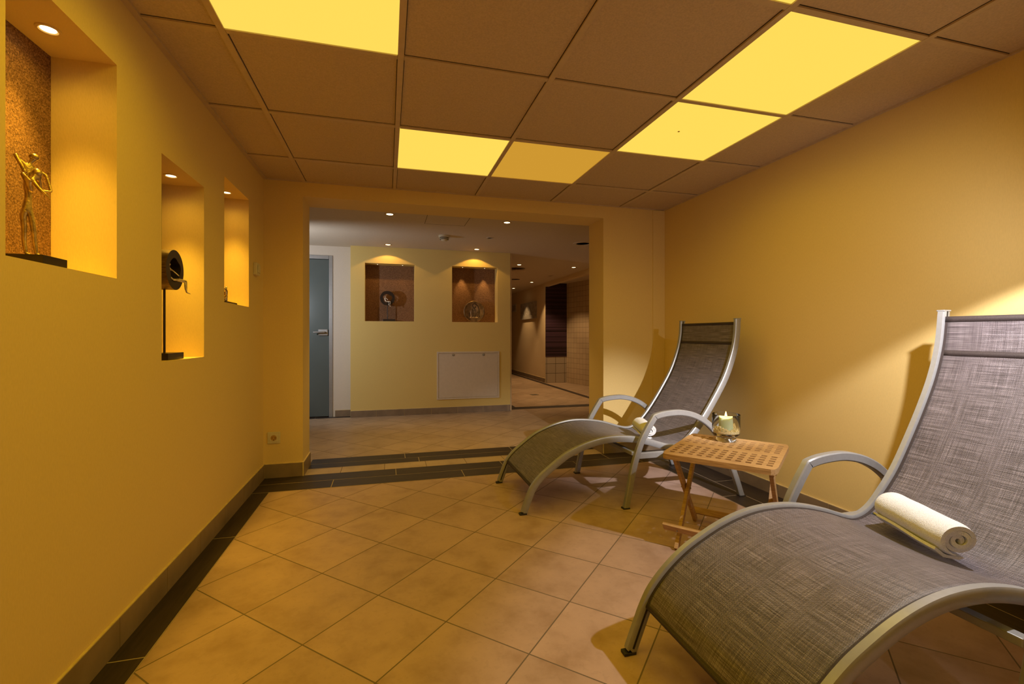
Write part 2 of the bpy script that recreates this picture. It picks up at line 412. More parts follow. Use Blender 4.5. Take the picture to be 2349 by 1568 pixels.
# ------------------------------------------------------------------ skirting tiles
def skirt(name, p0, p1, nrm, h=0.098, step=0.33, off=0.0, th=0.010):
    """skirting of tiles from p0 to p1 (xy), standing off the wall along nrm"""
    b = MB(); p0 = Vector((*p0, 0)); p1 = Vector((*p1, 0)); n = Vector((*nrm, 0)); L = (p1-p0).length; d = (p1-p0)/L
    cuts = [0]; t = off if off > 0.01 else step
    while t < L-0.01: cuts.append(t); t += step
    cuts.append(L)
    for a, c in zip(cuts, cuts[1:]):
        q = [p0+d*(a+0.0015), p0+d*(c-0.0015)]
        vs = [q[0], q[1], q[1]+n*th, q[0]+n*th]; vs = vs+[v+Vector((0, 0, h)) for v in vs]
        b.add(vs, [(0,3,2,1),(4,5,6,7),(0,1,5,4),(1,2,6,5),(2,3,7,6),(3,0,4,7)])
    vs = [p0, p1, p1+n*(th-0.002), p0+n*(th-0.002)]; vs = [v+Vector((0, 0, 0.001)) for v in vs]+[v+Vector((0, 0, h+0.003)) for v in vs]
    b.add(vs, [(0,3,2,1),(4,5,6,7),(0,1,5,4),(1,2,6,5),(2,3,7,6),(3,0,4,7)], 1)
    return b.build(name, [M['skirt'], M['cap']], kind='structure')
skirt('baseboard_left', (XL, YE-0.001), (XL, YB), (1, 0), off=0.16)
skirt('baseboard_right', (XR, YE-0.001), (XR, YB), (-1, 0), h=0.075, off=0.25)
skirt('baseboard_end_left', (XL+0.01, YE), (OX0, YE), (0, -1), off=0.0, step=0.5)
skirt('baseboard_end_reveal', (OX0, YE-0.010), (OX0, YE+TH), (1, 0), step=0.5)
skirt('baseboard_end_right', (OX1, YE), (XR-0.01, YE), (0, -1), step=0.33, h=0.085)
skirt('baseboard_end_right_reveal', (OX1, YE-0.010), (OX1, YE+TH), (-1, 0), step=0.5, h=0.085)
skirt('baseboard_far', (FX0, YF), (FX1, YF), (0, -1), h=0.080, off=0.30, step=0.335)
skirt('baseboard_far_left', (FX0, 6.02), (-0.62, 6.02), (0, -1), h=0.080)
skirt('baseboard_corridor', (3.2, 9.15), (3.2, 13.3), (-1, 0), h=0.09, step=0.6)

# ------------------------------------------------------------------ walls
# left wall with its three niches
ND = 0.176
niches = [(1.311, 1.757, 1.186, 1.870), (2.060, 2.485, 0.902, 1.704), (2.765, 3.214, 1.180, 1.850)]
b = MB()
ys = sorted({YB, YE+0.02}|{n[0] for n in niches}|{n[1] for n in niches}); zs = sorted({-0.02, H+0.1}|{n[2] for n in niches}|{n[3] for n in niches})
holes = {(i, j) for i in range(len(ys)-1) for j in range(len(zs)-1) for n in niches
         if ys[i] >= n[0]-1e-6 and ys[i+1] <= n[1]+1e-6 and zs[j] >= n[2]-1e-6 and zs[j+1] <= n[3]+1e-6}
plate(b, ys, zs, holes, lambda y, z, t: (XL-t, y, z), ND)
b.box((XL-ND-0.04, YB, -0.02), (XL-ND, YE+0.02, H+0.1))
wl = b.build('wall_left', M['wall'], kind='structure')
for n in niches:
    c = MB(); c.box((XL-ND+0.0005, n[0]+0.0005, n[2]+0.0005), (XL-ND+0.004, n[1]-0.0005, n[3]-0.0005)); c.build('cork_panel', M['cork'], wl, label='brown speckled cork back panel')
# right wall with a wallpaper seam
b = MB(); b.box((XR, YB, -0.02), (XR+0.15, 1.345, H+0.1)); b.box((XR+0.0008, 1.345, -0.02), (XR+0.15, YE+0.02, H+0.1)); b.build('wall_right', M['wall'], kind='structure')
b = MB(); b.box((XL-0.2, YB-0.12, -0.02), (XR+0.15, YB, H+0.1)); b.build('wall_back', M['wall'], kind='structure')
# end wall with the wide opening
b = MB()
us = [-2.2, OX0, OX1, 3.4]; vz = [-0.02, OZ, H+0.1]
plate(b, us, vz, {(1, 0)}, lambda x, z, t: (x, YE+t, z), TH)
b.box((2.236, YE-0.008, 0), (XR, YE, H))
b.build('wall_end', M['wall'], kind='structure')
# inner room
b = MB()
fn = [(-0.267, 0.332, 1.174, 1.888), (0.801, 1.402, 1.171, 1.890)]
xs = sorted({FX0, FX1}|{n[0] for n in fn}|{n[1] for n in fn}); zs = sorted({-0.02, HI+0.05}|{n[2] for n in fn}|{n[3] for n in fn})
holes = {(i, j) for i in range(len(xs)-1) for j in range(len(zs)-1) for n in fn
         if xs[i] >= n[0]-1e-6 and xs[i+1] <= n[1]+1e-6 and zs[j] >= n[2]-1e-6 and zs[j+1] <= n[3]+1e-6}
plate(b, xs, zs, holes, lambda x, z, t: (x, YF+t, z), 0.17)
b.box((FX0, YF+0.17, -0.02), (FX1, YF+0.21, HI+0.05))
wf = b.build('wall_far', M['far'], kind='structure')
for n in fn:
    c = MB(); c.box((n[0]+0.0005, YF+0.166, n[2]+0.0005), (n[1]-0.0005, YF+0.1695, n[3]-0.0005)); c.build('cork_panel', M['cork'], wf, label='brown speckled cork back panel')
b = MB(); b.box((FX1, YF+0.012, 0), (FX1+0.022, YF+0.21, HI)); trim(b, M['corr'])
# recessed wall with the door opening
DX0, DX1, DZ = -1.52, -0.645, 1.975
b = MB(); plate(b, [-2.2, DX0, DX1, FX0], [-0.02, DZ, HI+0.05], {(1, 0)}, lambda x, z, t: (x, 6.02+t, z), 0.19); b.build('wall_far_left', M['pale'], kind='structure')
b = MB(); b.box((-2.25, YE+TH-0.01, -0.02), (-2.1, 6.25, HI+0.05)); b.build('wall_inner_left', M['pale'], kind='structure')
b = MB(); b.box((3.3, YE+TH-0.01, -0.02), (3.4, 7.0, HI+0.05)); b.build('wall_inner_right', M['corr'], kind='structure')
# corridor
b = MB(); b.box((FX1-0.1, YF+0.21, -0.02), (FX1, 13.4, HI+0.05)); b.build('wall_corridor_left', M['corr'], kind='structure')
b = MB(); b.box((3.2, 9.15, -0.02), (3.3, 13.4, HI+0.05)); b.box((3.3, 9.15, -0.02), (4.5, 9.25, HI+0.05)); b.build('wall_corridor_right', M['corr'], kind='structure')
b = MB(); b.box((FX1-0.1, 13.3, -0.02), (3.3, 13.4, HI+0.05)); b.build('wall_corridor_end', M['corr'], kind='structure')
b = MB(); b.box((3.3, 6.95, -0.02), (4.5, 7.0, HI+0.05)); b.build('wall_shower_side', M['corr'], kind='structure')
# curved mosaic wall of the shower
b = MB(); arc = crom([(3.66, 9.15), (3.70, 8.9), (3.80, 8.4), (3.90, 7.9), (4.02, 7.4), (4.15, 6.98)], 5); s = 0
for i, p in enumerate(arc):
    if i: s += (p-arc[i-1]).length
    for k, (z, o) in enumerate(((0, 0), (HI, 0), (HI, 0.06), (0, 0.06))):
        b.v.append((p.x+o, p.y, z)); b.uv[i*4+k] = (s, z)
for i in range(len(arc)-1):
    for k in range(4): b.f.append((i*4+k, i*4+(k+1) % 4, (i+1)*4+(k+1) % 4, (i+1)*4+k)); b.mi.append(0)
b.build('wall_shower_curved', M['mosaic'], kind='structure')
b = MB(); b.box((3.20, 9.115, 0.545), (3.67, 9.15, HI)); b.build('wall_shower_purple_tiles', M['purple'], kind='structure')
b = MB(); b.box((3.20, 9.125, 0.0), (3.67, 9.15, 0.545)); b.build('wall_shower_white_tiles', M['wtile'], kind='structure')
b = MB(); b.box((3.62-0.14, 9.105, 0.29), (3.62-0.02, 9.125, 0.50)); 
b = MB(); b.box((3.17, 6.2, 2.012), (3.26, 9.15, HI)); trim(b, M['corr'])

# ------------------------------------------------------------------ suspended ceiling
xs = [XL]+GX+[XR]; ysg = [YB]+[g for g in GY if YB < g < YE-0.05]+[YE]
def cell(x, y):
    i = max(k for k in range(len(xs)-1) if xs[k] <= x); j = max(k for k in range(len(ysg)-1) if ysg[k] <= y); return i, j
lit = {cell(-0.3, 1.5): 'diff', cell(-0.3, 0.9): 'diff', cell(0.3, 2.8): 'diff', cell(0.9, 2.8): 'diffd', cell(1.6, 2.2): 'diff', cell(1.6, 1.5): 'diff', cell(0.9, 0.9): 'diff',
       cell(-0.3, -0.4): 'diff', }  # invented panel out of view behind the camera, adds yellow light
b = MB(); plate(b, xs, ysg, set(lit), lambda x, y, t: (x, y, H+0.006+t), 0.02)
b.box((XL-0.02, YB, H+0.12), (XR+0.02, YE+0.02, H+0.16))
b.build('ceiling', M['ceil'], kind='structure')
bars = MB()
for x in GX: bars.box((x-0.012, YB, H-0.002), (x+0.012, YE, H+0.008))
for y in ysg[1:-1]:
    for i in range(len(xs)-1): bars.box((xs[i]+(0.013 if i else 0), y-0.012, H-0.0015), (xs[i+1]-(0.013 if i < len(xs)-2 else 0), y+0.012, H+0.008))
trim(bars, M['tbar'])
b = MB(); b.box((XL, YB, H-0.004), (XL+0.022, YE, H+0.006)); b.box((XR-0.010, YB, H-0.003), (XR, YE, H+0.006)); b.box((XL, YE-0.008, H-0.003), (XR, YE, H+0.006)); trim(b, M['tbar'])
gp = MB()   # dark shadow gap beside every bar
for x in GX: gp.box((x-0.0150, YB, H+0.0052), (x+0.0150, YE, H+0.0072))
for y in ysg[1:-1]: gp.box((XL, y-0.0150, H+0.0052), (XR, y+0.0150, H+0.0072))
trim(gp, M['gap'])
names = {cell(-0.3, 1.5): 'lit yellow ceiling panel at the upper left edge of the picture, nearest the left wall',
         cell(0.3, 2.8): 'bright yellow ceiling panel above the opening, left one of the far pair',
         cell(0.9, 2.8): 'dim orange-yellow ceiling panel above the opening, darker than all others',
         cell(1.6, 2.2): 'bright yellow ceiling panel with a small spot, between the dim panel and the largest one',
         cell(1.6, 1.5): 'largest bright yellow ceiling panel, upper right above the near lounger',
         cell(0.9, 0.9): 'yellow ceiling panel cut by the top edge of the picture, upper right',
         cell(-0.3, 0.9): 'yellow ceiling panel just before the upper left one, overhead',
         cell(-0.3, -0.4): 'unseen yellow ceiling panel added behind the camera on the left'}
for (i, j), mt in lit.items():
    x0, x1, y0, y1 = xs[i]+0.012, xs[i+1]-0.012, ysg[j]+0.012, ysg[j+1]-0.012
    t = thing('ceiling_light', names[(i, j)], 'ceiling light', ((x0+x1)/2, (y0+y1)/2, H+0.004), group='lit ceiling panels')
    d = MB(); d.box((x0, y0, H+0.003), (x1, y1, H+0.006)); d.build('diffuser', M[mt], t)
    hb = MB(); hb.box((x0, y0, H+0.03), (x1, y1, H+0.10)); hb.build('housing', M['house'], t)
    if (i, j) == cell(1.6, 2.2):
        q = MB(); q.lathe([(0.006, -0.001), (0.006, 0.001)], ((x0+x1)/2-0.10, (y0+y1)/2-0.02, H+0.0025), 10); q.build('stain', M['trimring'], t)
    k = PANEL_W*(0.5 if mt == 'diffd' else 0.72 if i >= 4 else 1.36)
    lamp('AREA', ((x0+x1)/2, (y0+y1)/2, H+0.0015), k, YEL, parent=t, size=0.59, spread=R(155), name='panel_lamp')
# inner ceiling
b = MB(); b.box((-2.2, YE+TH-0.01, HI), (4.6, 13.4, HI+0.08)); b.build('ceiling', M['ceil2'], kind='structure')
b = MB()
for (x0, y0, x1, y1) in ((0.35, 4.20, 0.74, 4.20), (0.35, 4.56, 0.74, 4.56), (0.35, 4.20, 0.35, 4.56), (0.74, 4.20, 0.74, 4.56)):
    b.box((x0-0.002, y0-0.002, HI-0.0006), (x1+0.002, y1+0.002, HI+0.001))
hatch = tag(b.build('ceiling_hatch', M['gap']), 'thin outlined access hatch in the inner room ceiling beside the smoke detector', 'hatch')

# ------------------------------------------------------------------ recessed spots
def spot(name, loc, r, label, lens, power, color, size=R(80), group=None, ring='trimring', aim=None, blend=0.5, soft=0.012):
    t = thing(name, label, 'spotlight', loc, group=group); x, y, z = loc
    a = MB(); a.lathe([(r*0.80, z-0.001), (r, z-0.004), (r*1.28, z-0.003), (r*1.30, z), (r*0.80, z)], (x, y, 0), 28, closed=True); a.build('ring', M[ring], t, smooth=True)
    l = MB(); l.lathe([(0.0001, z-0.0035), (r*0.5, z-0.003), (r*0.85, z-0.0012)], (x, y, 0), 24); l.build('lens', M[lens], t, smooth=True, fix=False)
    if power:
        lamp('SPOT', (x, y, z-0.006), power, color, parent=t, aim=aim or (x, y, 0), size=soft, spot=size, blend=blend, name='spot_lamp')
    if ring == 'wall': lamp('SPOT', (x, y, z-0.006), 2.2, color, parent=t, aim=(x, y, 0), size=0.03, spot=R(160), blend=1.0, name='spot_glow')
    return t
WARM = (1.0, 0.59, 0.055)
G = 'spots in the tops of the left wall niches'
spot('recessed_spot', (-0.926, 1.60, 1.870), 0.022, 'round glowing spot in the top of the large near niche on the left wall', 'lens', 48, WARM, R(66), G, ring='wall', blend=1.0, soft=0.045)
spot('recessed_spot', (-0.917, 2.342, 1.704), 0.022, 'round glowing spot in the top of the tall middle niche with the ring sculpture', 'lens', 48, WARM, R(66), G, ring='wall', blend=1.0, soft=0.045)
spot('recessed_spot', (-0.920, 3.079, 1.850), 0.022, 'round glowing spot in the top of the farthest left wall niche', 'lens', 48, WARM, R(66), G, ring='wall', blend=1.0, soft=0.045)
G = 'ceiling spots in the inner room'
CS = (1.0, 0.64, 0.20)
spot('ceiling_spot', (0.020, 4.286, HI), 0.036, 'glowing ceiling spot nearest the opening on the left, with an orange rim', 'lens', 30, CS, R(75), G)
spot('ceiling_spot', (1.114, 4.306, HI), 0.034, 'glowing ceiling spot nearest the opening, right of the smoke detector', 'lens', 30, CS, R(75), G)
spot('ceiling_spot', (0.006, 5.735, HI), 0.034, 'ceiling spot right above the ring sculpture niche on the far wall', 'lens', 6, (1.0, 0.56, 0.16), R(128), G, blend=0.12)
spot('ceiling_spot', (1.093, 5.755, HI), 0.034, 'ceiling spot right above the brass dish niche on the far wall', 'lens', 7, (1.0, 0.55, 0.12), R(122), G, blend=0.12)
G = 'small spots in the far wall niches'
for x, s in ((-0.12, 'left spot in the ring sculpture niche'), (0.185, 'right spot in the ring sculpture niche'), (0.95, 'left spot in the brass dish niche'), (1.245, 'right spot in the brass dish niche')):
    z = 1.888 if x < 0.5 else 1.890
    spot('niche_spot', (x, YF+0.085, z), 0.011, 'tiny bright '+s, 'lenss', 0.5 if x < 0.5 else 6.0, (1.0, 0.62, 0.22), R(44), G, aim=(x, YF+0.166, 1.35), blend=0.7, soft=0.006)
G = 'ceiling spots in the corridor'
for (x, y, s) in ((1.969, 6.856, 'first corridor ceiling spot, on the left side'), (2.892, 6.894, 'first corridor ceiling spot, on the right before the shower'),
                  (2.873, 9.061, 'corridor ceiling spot beside the near wall picture'), (2.838, 10.362, 'farthest corridor ceiling spot at the left edge')):
    spot('ceiling_spot', (x, y, HI), 0.036, s, 'lens', 36, (1.0, 0.62, 0.27), R(80), G)
lamp('SPOT', (2.9, 8.3, 2.06), 40, (1.0, 0.62, 0.28), aim=(2.95, 8.4, 0), size=0.02, spot=R(110), name='corridor_fill')  # extra fill spot without a fitting, brightens the corridor
for (x, y, r, s) in ((2.888, 7.97, 0.05, 'dark unlit ceiling vent between the corridor spots'), (1.106, 5.033, 0.040, 'small white ceiling vent right of the smoke detector'),
                     (2.238, 5.057, 0.11, 'round loudspeaker grille at the right end of the inner room ceiling'), (2.404, 8.649, 0.13, 'flat round grille at the left edge of the corridor ceiling')):
    t = thing('ceiling_vent', s, 'vent', (x, y, HI), group='round ceiling vents')
    a = MB(); a.lathe([(r*0.7, HI), (r*0.72, HI-0.006), (r, HI-0.005), (r*1.04, HI)], (x, y, 0), 28); a.build('ring', M['ceil2'], t, smooth=True)
    a = MB(); a.lathe([(0.0001, HI-0.002), (r*0.7, HI-0.002)], (x, y, 0), 24); a.build('grille', M['trimring'] if r < 0.06 else M['tbar'], t)
t = thing('ceiling_lamp', 'dark hooked ceiling fitting at the left edge of the corridor', 'fitting', (2.065, 7.27, HI))
a = MB(); a.lathe([(0.14, HI-0.035), (0.15, HI-0.045), (0.10, HI-0.05), (0.0001, HI-0.05)], (2.04, 7.27, 0), 28); a.build('disc', M['tbar'], t, smooth=True)
a = MB(); a.tube([(2.04, 7.27, HI), (2.04, 7.27, HI-0.05)], 0.02); a.build('stem', M['tbar'], t)
# smoke detector
t = thing('smoke_detector', 'white smoke detector hanging from the inner room ceiling', 'smoke detector', (0.60, 5.06, HI))
a = MB(); a.lathe([(0.062, HI), (0.062, HI-0.018), (0.056, HI-0.022)], (0.60, 5.06, 0), 32); a.build('base', M['white'], t, smooth=True)
a = MB(); a.lathe([(0.050, HI-0.022), (0.047, HI-0.045)], (0.60, 5.06, 0), 32); a.build('vent_band', M['dark'], t, smooth=True)
for k in range(2):
    a = MB(); z = HI-0.029-k*0.009; a.lathe([(0.052-k*0.003, z), (0.053-k*0.003, z-0.003), (0.050-k*0.003, z-0.0045)], (0.60, 5.06, 0), 32); a.build('fin', M['white'], t, smooth=True)
a = MB(); a.lathe([(0.040, HI-0.045), (0.030, HI-0.056), (0.012, HI-0.060), (0.0001, HI-0.060)], (0.60, 5.06, 0), 32); a.build('cap', M['white'], t, smooth=True)

# ------------------------------------------------------------------ door of the inner room
d = MB()
d.box((DX0, 6.01, 0), (DX0+0.045, 6.10, DZ)); d.box((DX1-0.045, 6.01, 0), (DX1, 6.10, DZ)); d.box((DX0+0.045, 6.01, DZ-0.045), (DX1-0.045, 6.10, DZ))
door = d.build('door_1', M['frame'], kind='structure', bevel=0.004); door['label'] = 'frosted glass door in a steel frame'
d = MB(); d.box((DX0+0.048, 6.03, 0.012), (DX1-0.048, 6.042, DZ-0.05)); d.build('door_glass', M['doorglass'], door)
h = MB(); h.box((-0.815, 6.008, 0.995), (-0.70, 6.03, 1.075)); hp = h.build('handle_plate', M['frame'], door, bevel=0.012)
h = MB(); h.tube([(-0.74, 6.01, 1.040), (-0.74, 5.965, 1.040), (-0.76, 5.958, 1.040), (-0.86, 5.958, 1.036)], 0.010, 12); h.build('lever', M['frame'], hp, smooth=True)

# ------------------------------------------------------------------ access panel on the far wall
t = thing('access_panel', 'white rectangular access panel with two locks low on the far wall', 'access panel', (1.015, YF, 0.178))
a = MB(); plate(a, [0.607, 0.627, 1.403, 1.423], [0.180, 0.200, 0.770, 0.790], {(1, 1)}, lambda x, z, q: (x, YF-q, z), 0.012); a.build('frame', M['panel'], t, bevel=0.002)
a = MB(); a.box((0.630, YF-0.009, 0.203), (1.400, YF-0.002, 0.767)); dr = a.build('door', M['panel'], t)
for x in (0.815, 1.210):
    a = MB(); a.lathe([(0.016, -0.0), (0.016, -0.004), (0.010, -0.005), (0.010, -0.003), (0.0001, -0.003)], (x, YF-0.009, 0.748), 20, axis='Y'); a.build('lock', M['steel'], dr, smooth=True)

# ------------------------------------------------------------------ switch and socket
t = thing('thermostat', 'small white wall switch box near the far end of the left wall', 'switch', (XL, 3.35, 1.43))
a = MB(); a.box((XL, 3.31, 1.395), (XL+0.022, 3.39, 1.475)); a.build('body', M['white'], t, bevel=0.004)
a = MB(); a.box((XL+0.022, 3.325, 1.41), (XL+0.028, 3.375, 1.46)); a.build('button', M['white'], t, bevel=0.003)
t = thing('power_socket', 'white round-hole power socket low on the end wall left of the opening', 'socket', (-0.771, YE, 0.283))
cx, cz = -0.771, 0.283
a = MB(); a.box((cx-0.041, YE-0.007, cz-0.041), (cx+0.041, YE, cz+0.041)); a.build('frame', M['white'], t, bevel=0.004)
a = MB(); plate(a, [cx-0.028, cx+0.028], [cz-0.028, cz+0.028], set(), lambda x, z, q: (x, YE-0.007-q, z), 0.003); c = a.build('insert', M['white'], t, bevel=0.002)
a = MB(); a.lathe([(0.0195, -0.0031), (0.019, -0.0034), (0.0001, -0.0034)], (cx, YE-0.007, cz), 28, axis='Y'); w_ = a.build('well', M['trimring'], c)
for dx in (-0.0095, 0.0095):
    a = MB(); a.lathe([(0.0028, -0.0038), (0.0001, -0.0038)], (cx+dx, YE-0.007, cz), 10, axis='Y'); a.build('pin_hole', M['dark'], c)
a = MB(); a.box((cx-0.002, YE-0.0112, cz-0.0185), (cx+0.002, YE-0.0104, cz-0.012)); a.build('earth_clip', M['dark'], c)

# ------------------------------------------------------------------ pictures in the corridor
t = thing('wall_picture', 'grey canvas with loose white and black brush marks on the corridor wall', 'picture', (3.2, 10.3, 1.37))
a = MB(); a.box((3.165, 9.72, 1.375), (3.2, 10.91, 1.76)); cv = a.build('canvas', M['canvas'], t)
for k, (y, z, ln, an, m_) in enumerate([(10.62, 1.50, .14, .4, 'paintd'), (10.60, 1.56, .08, 1.2, 'paintw'), (10.35, 1.60, .16, .9, 'paintw'), (10.28, 1.55, .12, 2.2, 'paintd'), (10.38, 1.50, .10, .2, 'paintw'), (10.25, 1.63, .08, 1.0, 'paintd'),
                                     (10.00, 1.60, .16, 1.1, 'paintw'), (9.98, 1.52, .12, 1.9, 'paintd'), (10.05, 1.47, .14, .1, 'paintd'), (9.93, 1.55, .06, .7, 'paintw')]):
    dy, dz = math.cos(an)*ln/2, math.sin(an)*ln/2
    a = MB(); a.sweep(crom([(3.1645, y-dy, z-dz), (3.1645, y+dz*.3, z+0.01), (3.1645, y+dy, z+dz)], 4), (1, 0, 0), 0.010, 0.002); a.build('brush_mark', M[m_], cv)
t = thing('wall_picture', 'small pale picture farther along the corridor wall', 'picture', (3.2, 11.6, 1.62))
a = MB(); a.box((3.18, 11.40, 1.60), (3.2, 11.75, 1.80)); c = a.build('frame', M['paintw'], t)
a = MB(); a.box((3.178, 11.44, 1.63), (3.181, 11.71, 1.77)); a.build('print', M['canvas'], c)
t = tag((lambda a: (a.box((2.32, 7.30, 0.0005), (2.44, 7.44, 0.003)), a.build('floor_drain', M['steel']))[1])(MB()), 'small dark square floor drain in the corridor floor', 'drain')

# ------------------------------------------------------------------ sculptures
def skin(name, nodes, edges, mat, parent, sub=2):
    me = bpy.data.meshes.new(name); me.from_pydata([n[0] for n in nodes], edges, []); me.materials.append(mat)
    o = bpy.data.objects.new(name, me); COL.objects.link(o)
    sk = o.modifiers.new('skin', 'SKIN'); sk.use_smooth_shade = True
    for i, n in enumerate(nodes):
        sv = me.skin_vertices[0].data[i]; sv.radius = (n[1], n[1]); sv.use_root = (i == 0)
    ss = o.modifiers.new('sub', 'SUBSURF'); ss.levels = sub; ss.render_levels = sub
    o.parent = parent; o.matrix_parent_inverse = parent_world(parent).inverted(); return o
# couple on a black plinth in the near niche; drawn in a plane turned towards the room
FC = Vector((-0.905, 1.497, 1.213)); FR = Vector((0.62, 0.78, 0)).normalized(); FN = FR.cross(Vector((0, 0, 1)))
FS = 0.272/1230
def fp(x, y, d=0.0): return tuple(FC+FR*((x-330)*FS*0.78)+Vector((0, 0, (1370-y)*FS))+FN*d)
t = thing('couple_sculpture', 'slender bronze embracing couple on a black plinth in the near niche', 'sculpture', FC-Vector((0, 0, 0.027)))
a = MB(); a.box((-0.940, 1.467, 1.186), (-0.860, 1.561, 1.2132)); a.build('plinth', M['black'], t, bevel=0.001)
r = FS*0.84
n1 = [(fp(300, 800), 52*r), (fp(310, 650), 38*r), (fp(290, 560), 42*r), (fp(300, 440), 40*r), (fp(318, 330), 34*r), (fp(330, 265), 18*r), (fp(365, 225), 40*r), (fp(375, 180), 52*r),
      (fp(250, 900), 40*r, ), (fp(265, 1060), 34*r), (fp(262, 1200), 30*r), (fp(275, 1350, 0.004), 24*r), (fp(320, 1362, 0.010), 16*r),
      (fp(335, 900, 0.003), 38*r), (fp(355, 1060, 0.005), 34*r), (fp(365, 1200, 0.006), 28*r), (fp(385, 1350, 0.008), 24*r), (fp(425, 1365, 0.014), 14*r),
      (fp(205, 250, -0.004), 22*r), (fp(150, 210, 0.004), 26*r), (fp(205, 320, 0.010), 24*r), (fp(255, 430, 0.014), 26*r),
      (fp(400, 320, -0.002), 18*r), (fp(510, 380, 0.002), 24*r), (fp(530, 470, 0.006), 18*r), (fp(550, 570, 0.010), 22*r), (fp(440, 582, 0.012), 16*r)]
e1 = [(0,1),(1,2),(2,3),(3,4),(4,5),(5,6),(6,7),(0,8),(8,9),(9,10),(10,11),(11,12),(0,13),(13,14),(14,15),(15,16),(16,17),(4,18),(18,19),(19,20),(20,21),(4,22),(22,23),(23,24),(24,25),(25,26)]
skin('man_figure', n1, e1, M['bronze'], t)
n2 = [(fp(300, 640, 0.020), 36*r), (fp(250, 520, 0.024), 40*r), (fp(290, 480, 0.026), 30*r), (fp(340, 440, 0.024), 36*r), (fp(360, 385, 0.022), 56*r),
      (fp(340, 570, 0.034), 24*r), (fp(390, 630, 0.040), 24*r), (fp(430, 660, 0.042), 16*r), (fp(465, 700, 0.044), 7*r), (fp(400, 500, 0.018), 26*r), (fp(405, 590, 0.016), 20*r), (fp(200, 420, 0.016), 28*r)]
for nm_, c_, rr in (('man_head', fp(375, 188), (56, 50)), ('woman_head', fp(358, 398, 0.022), (60, 66))):
    q = MB(); q.lathe([(rr[0]*r*math.sin(PI*k/12)+1e-5, -rr[1]*r*math.cos(PI*k/12)) for k in range(13)], c_, 24); q.build(nm_, M['bronze'], t, smooth=True)
skin('woman_figure', n2, [(0,1),(1,2),(2,3),(3,4),(2,5),(5,6),(6,7),(7,8),(3,9),(9,10),(1,11)], M['bronze'], t)
# ring sculptures (middle niche, far wall niche)
def ring_sculpture(label, base, rz, k, ringr, rodh, thick):
    """built facing local +X, standing at the origin"""
    t = thing('ring_sculpture', label, 'sculpture', base, rz, group='black ring sculptures on rods')
    W = Matrix.Translation(base) @ Matrix.Rotation(rz, 4, 'Z')
    def put(mb, name, mat, par=t, **kw):
        mb.v = [tuple(W @ Vector(p)) for p in mb.v]; return mb.build(name, mat, par, **kw)
    a = MB(); a.box((-0.035*k, -0.075*k, 0), (0.035*k, 0.075*k, 0.027*k)); put(a, 'plinth', M['black'], bevel=0.001)
    a = MB(); a.tube([(0, -0.02*k, 0.026*k), (0, -0.02*k, rodh+0.01)], 0.0045*k, 12); put(a, 'rod', M['black'], smooth=True)
    zc = rodh+ringr; ri = ringr*0.60; h = thick/2; a = MB(); n = 48; vs = []; fs = []
    for q in range(n):
        an = 2*PI*q/n; wob = ri*(1+0.06*math.sin(3*an+1)+0.05*math.sin(5*an))
        for (rr, x) in ((ringr, -h), (ringr, h), (wob, h), (wob, -h)): vs.append((x, -0.02*k+rr*math.cos(an), zc+rr*math.sin(an)))
    o = 0
    for q in range(n):
        p = (q+1) % n
        a_ = [(q*4+i, q*4+(i+1) % 4, p*4+(i+1) % 4, p*4+i) for i in range(4)]
        fs.append((a_[0], 1)); fs += [(x, 0) for x in a_[1:]]
    a.v = vs
    for ff, mi in fs: a.f.append(ff); a.mi.append(mi)
    rg = put(a, 'ring', [M['black'], M['ringside']], smooth=True)
    y0 = -0.02*k; s = ringr
    P = lambda x, y, z: tuple(W @ Vector((x, y0+y*s, zc+z*s)))
    nd = [(P(h*0.7, -0.20, -0.52), .085*s), (P(h*0.6, -0.30, -0.25), .070*s), (P(h*0.6, -0.32, 0.05), .075*s), (P(h*0.65, -0.30, 0.16), .04*s), (P(h*0.7, -0.26, 0.30), .095*s),
          (P(h*1.25, 0.10, -0.46), .065*s), (P(h*1.7, 0.40, -0.50), .055*s), (P(h*1.75, 0.36, -0.85), .045*s), (P(h*1.8, 0.30, -1.08), .04*s), (P(h*2.1, 0.44, -1.16), .025*s),
          (P(h*1.2, -0.02, -0.50), .06*s), (P(h*1.75, 0.22, -0.58), .05*s), (P(h*1.8, 0.18, -0.92), .04*s), (P(h*1.9, 0.24, -1.10), .03*s),
          (P(h*0.9, -0.12, -0.06), .035*s), (P(h*1.3, 0.10, -0.30), .03*s)]
    skin('seated_figure', nd, [(0,1),(1,2),(2,3),(3,4),(0,5),(5,6),(6,7),(7,8),(8,9),(0,10),(10,11),(11,12),(12,13),(2,14),(14,15)], M['silver'], t, 1)
    return t
ring_sculpture('thick black ring on tall rod with seated figure, in middle left wall niche', (-0.895, 2.245, 0.903), 0, 1.0, 0.083, 0.290, 0.078)
ring_sculpture('round black ring on a rod with pale seated figure, in far wall niche', (0.020, 5.985, 1.1745), -PI/2, 1.0, 0.090, 0.200, 0.05)
